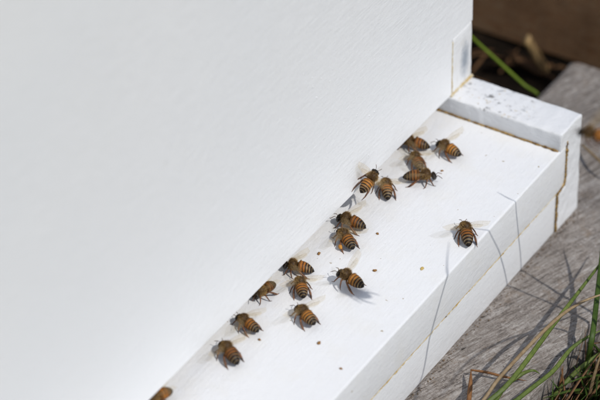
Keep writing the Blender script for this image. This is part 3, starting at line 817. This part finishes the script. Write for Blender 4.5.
# blades growing in front of the hive, outside the picture, whose shadows cross board and plank
def surf(u, v, s):
    return unp(u, v, 2, 0) if s == 'b' else (unp(u, v, 1, -D) if s == 'f' else unp(u, v, 2, -T2))
def shadow_blade(lst, w0, root):
    return [tuple(surf(u, v, s)+SD*t) for u, v, s, t in lst]+[root], w0
SH = [shadow_blade([(497, 192, 'b', 92), (515, 201, 'b', 88), (518, 230, 'f', 84), (522, 266, 'f', 76), (543, 283, 'p', 62), (561, 294, 'p', 54), (592, 312, 'p', 46), (630, 340, 'p', 40)], 1.3, tuple(unp(690, 390, 2, GZ-2))),
      shadow_blade([(470, 228, 'b', 110), (492, 230.5, 'b', 102), (500, 254, 'f', 98), (508, 283, 'f', 90), (527, 293, 'p', 76), (556, 305, 'p', 60), (590, 322, 'p', 52), (630, 345, 'p', 46)], 1.4, tuple(unp(690, 410, 2, GZ-2))),
      shadow_blade([(449, 242, 'b', 128), (447, 262, 'b', 128), (448.5, 276, 'b', 130), (437, 312, 'f', 138), (430, 338, 'f', 144), (423, 376, 'f', 150), (416, 398, 'p', 154), (402, 435, 'p', 172), (385, 500, 'p', 195)], 1.2, tuple(unp(700, 560, 2, GZ-2))),
      shadow_blade([(442, 396, 'p', 135), (470, 360, 'p', 118), (508, 339, 'p', 94), (538, 331, 'p', 74), (552, 328, 'p', 64), (564, 330, 'p', 56), (574, 336, 'p', 50), (586, 352, 'p', 44), (608, 380, 'p', 42), (650, 405, 'p', 40)], 1.9, tuple(unp(710, 450, 2, GZ-2)))]
gv, gf = [], []
def add_blade(P, w0, flat=.2, taper0=.7):
    n = len(P); rad = [w0/2*max(.08, (taper0+(1-taper0)*min(1, i/(n-1)*4))*(1-(max(0, i/(n-1)-.5)/.5)**1.6*.92)) for i in range(n)]
    a, c = sweep(P, rad, None, 4, flat, (random.uniform(-.6, .6), random.uniform(-.6, .6), .5)); o = len(gv)
    gv.extend(a); gf.extend([tuple(x+o for x in q) for q in c])
for pts, w0 in SH:
    P = spline(pts[::-1], 6); n = len(P); a, c = sweep(P, [w0/2*(1-.2*i/n-.7*(i/n)**6) for i in range(n)], None, 6, .6); o = len(gv)
    gv.extend(a); gf.extend([tuple(x+o for x in q) for q in c])
front = obj('grass', fix_normals(mesh(gv, gf, M['green'], True))); tag(front, 'long green grass blades arching in front of the hive', None, None, 'stuff')

rnd = random.Random(21)
def in_frame(p, m=8):
    u, v = proj(p); return -m < u < 600+m and -m < v < 400+m
def tuft(n, xr, yr, hr, wr, ok, lean=.45):
    made = 0; tries = 0
    while made < n and tries < n*12:
        tries += 1
        x, y = rnd.uniform(*xr), rnd.uniform(*yr); h = rnd.uniform(*hr); a = rnd.uniform(0, 2*math.pi); ln = h*rnd.uniform(.15, lean)
        P = [Vector((x+math.cos(a)*ln*(t**1.7), y+math.sin(a)*ln*(t**1.7), GZ-3+h*(t-.18*t**3))) for t in (0, .2, .4, .6, .8, 1)]
        if not ok(P): continue
        add_blade(P, rnd.uniform(*wr)); made += 1
def clear_sun(P):
    """keep shadows off the hive, the board and the sunlit plank"""
    for p in P:
        if p.y > -95.9 and p.x < 125: return False
        if p.x < 128:
            t = (p.z-(-T2))/SD[2]                      # where its shadow lands at plank height
            if t > 0 and p.y-SD[1]*t > -87: return False
    return True
gv, gf = [], []
# shade-giving clump beyond the plank's end, out of the picture
tuft(45, (128, 150), (-210, -40), (130, 290), (2.2, 4.2), lambda P: not any(in_frame(p) for p in P) and all(124 < p.x < 156 for p in P), .2)
# low growth along the outer side of the plank
tuft(330, (-150, 120), (-114, -97), (34, 66), (1.4, 2.8), clear_sun, 1.3)
tuft(400, (-190, 160), (-200, -99), (14, 40), (1.2, 2.4), clear_sun, .9)
tuft(900, (-900, 700), (-1100, -210), (40, 130), (1.6, 3.2), lambda P: clear_sun(P) and all(p.y < -190 for p in P), .8)
tuft(500, (240, 900), (-300, 600), (40, 140), (1.6, 3.2), lambda P: all(p.x > 225 for p in P), .8)
g2 = obj('grass', fix_normals(mesh(gv, gf, M['green2'], True))); tag(g2, 'low green grass round the hive stand, with an unseen clump added for shade', None, None, 'stuff')
gv, gf = [], []
tuft(420, (-150, 60), (-110, -97), (24, 60), (1.0, 2.2), clear_sun, 1.5)
for i in range(420):                                     # flat litter
    x, y = rnd.uniform(-200, 170), rnd.uniform(-190, 170)
    if -99 < y < 4 and x < 124: continue
    a = rnd.uniform(0, math.pi); L = rnd.uniform(8, 34); z = GZ-1.5+rnd.uniform(0, 3)
    P = [Vector((x+math.cos(a)*L*t, y+math.sin(a)*L*t, z+3*math.sin(math.pi*t)*rnd.random())) for t in (0, .33, .66, 1)]
    if any(-98 < p.y < 3 and p.x < 123 for p in P) or any(p.x > 170 for p in P): continue
    add_blade(P, rnd.uniform(.8, 2.6), .35)
g3 = obj('plant_litter', fix_normals(mesh(gv, gf, M['deadbrown'], True))); tag(g3, 'brown dry plant litter on the soil', None, None, 'stuff')
# debris caught along the foot of the hive floor
gv, gf = [], []
for i in range(260):
    x = rnd.uniform(-190, 18); y = -D-.4-abs(rnd.gauss(0, 1.5)); r = rnd.uniform(.12, .42)
    c = Vector((x, y, -T2+r*.3)); o = len(gv)
    for d in ((1, 0, 0), (-1, 0, 0), (0, 1, 0), (0, -1, 0), (0, 0, 1), (0, 0, -1)): gv.append(c+Vector(d)*r*rnd.uniform(.5, 1.4))
    for q in ((0, 2, 4), (2, 1, 4), (1, 3, 4), (3, 0, 4), (2, 0, 5), (1, 2, 5), (3, 1, 5), (0, 3, 5)): gf.append(tuple(o+k for k in q))
b = NB('grit'); M['grit'] = b.out(b.mix(b.noise(500, 2), (.06, .04, .022), (.26, .17, .09)), .9)
g4 = obj('debris', mesh(gv, gf, M['grit'])); tag(g4, 'brown grit along the foot of the hive floor', None, None, 'stuff')
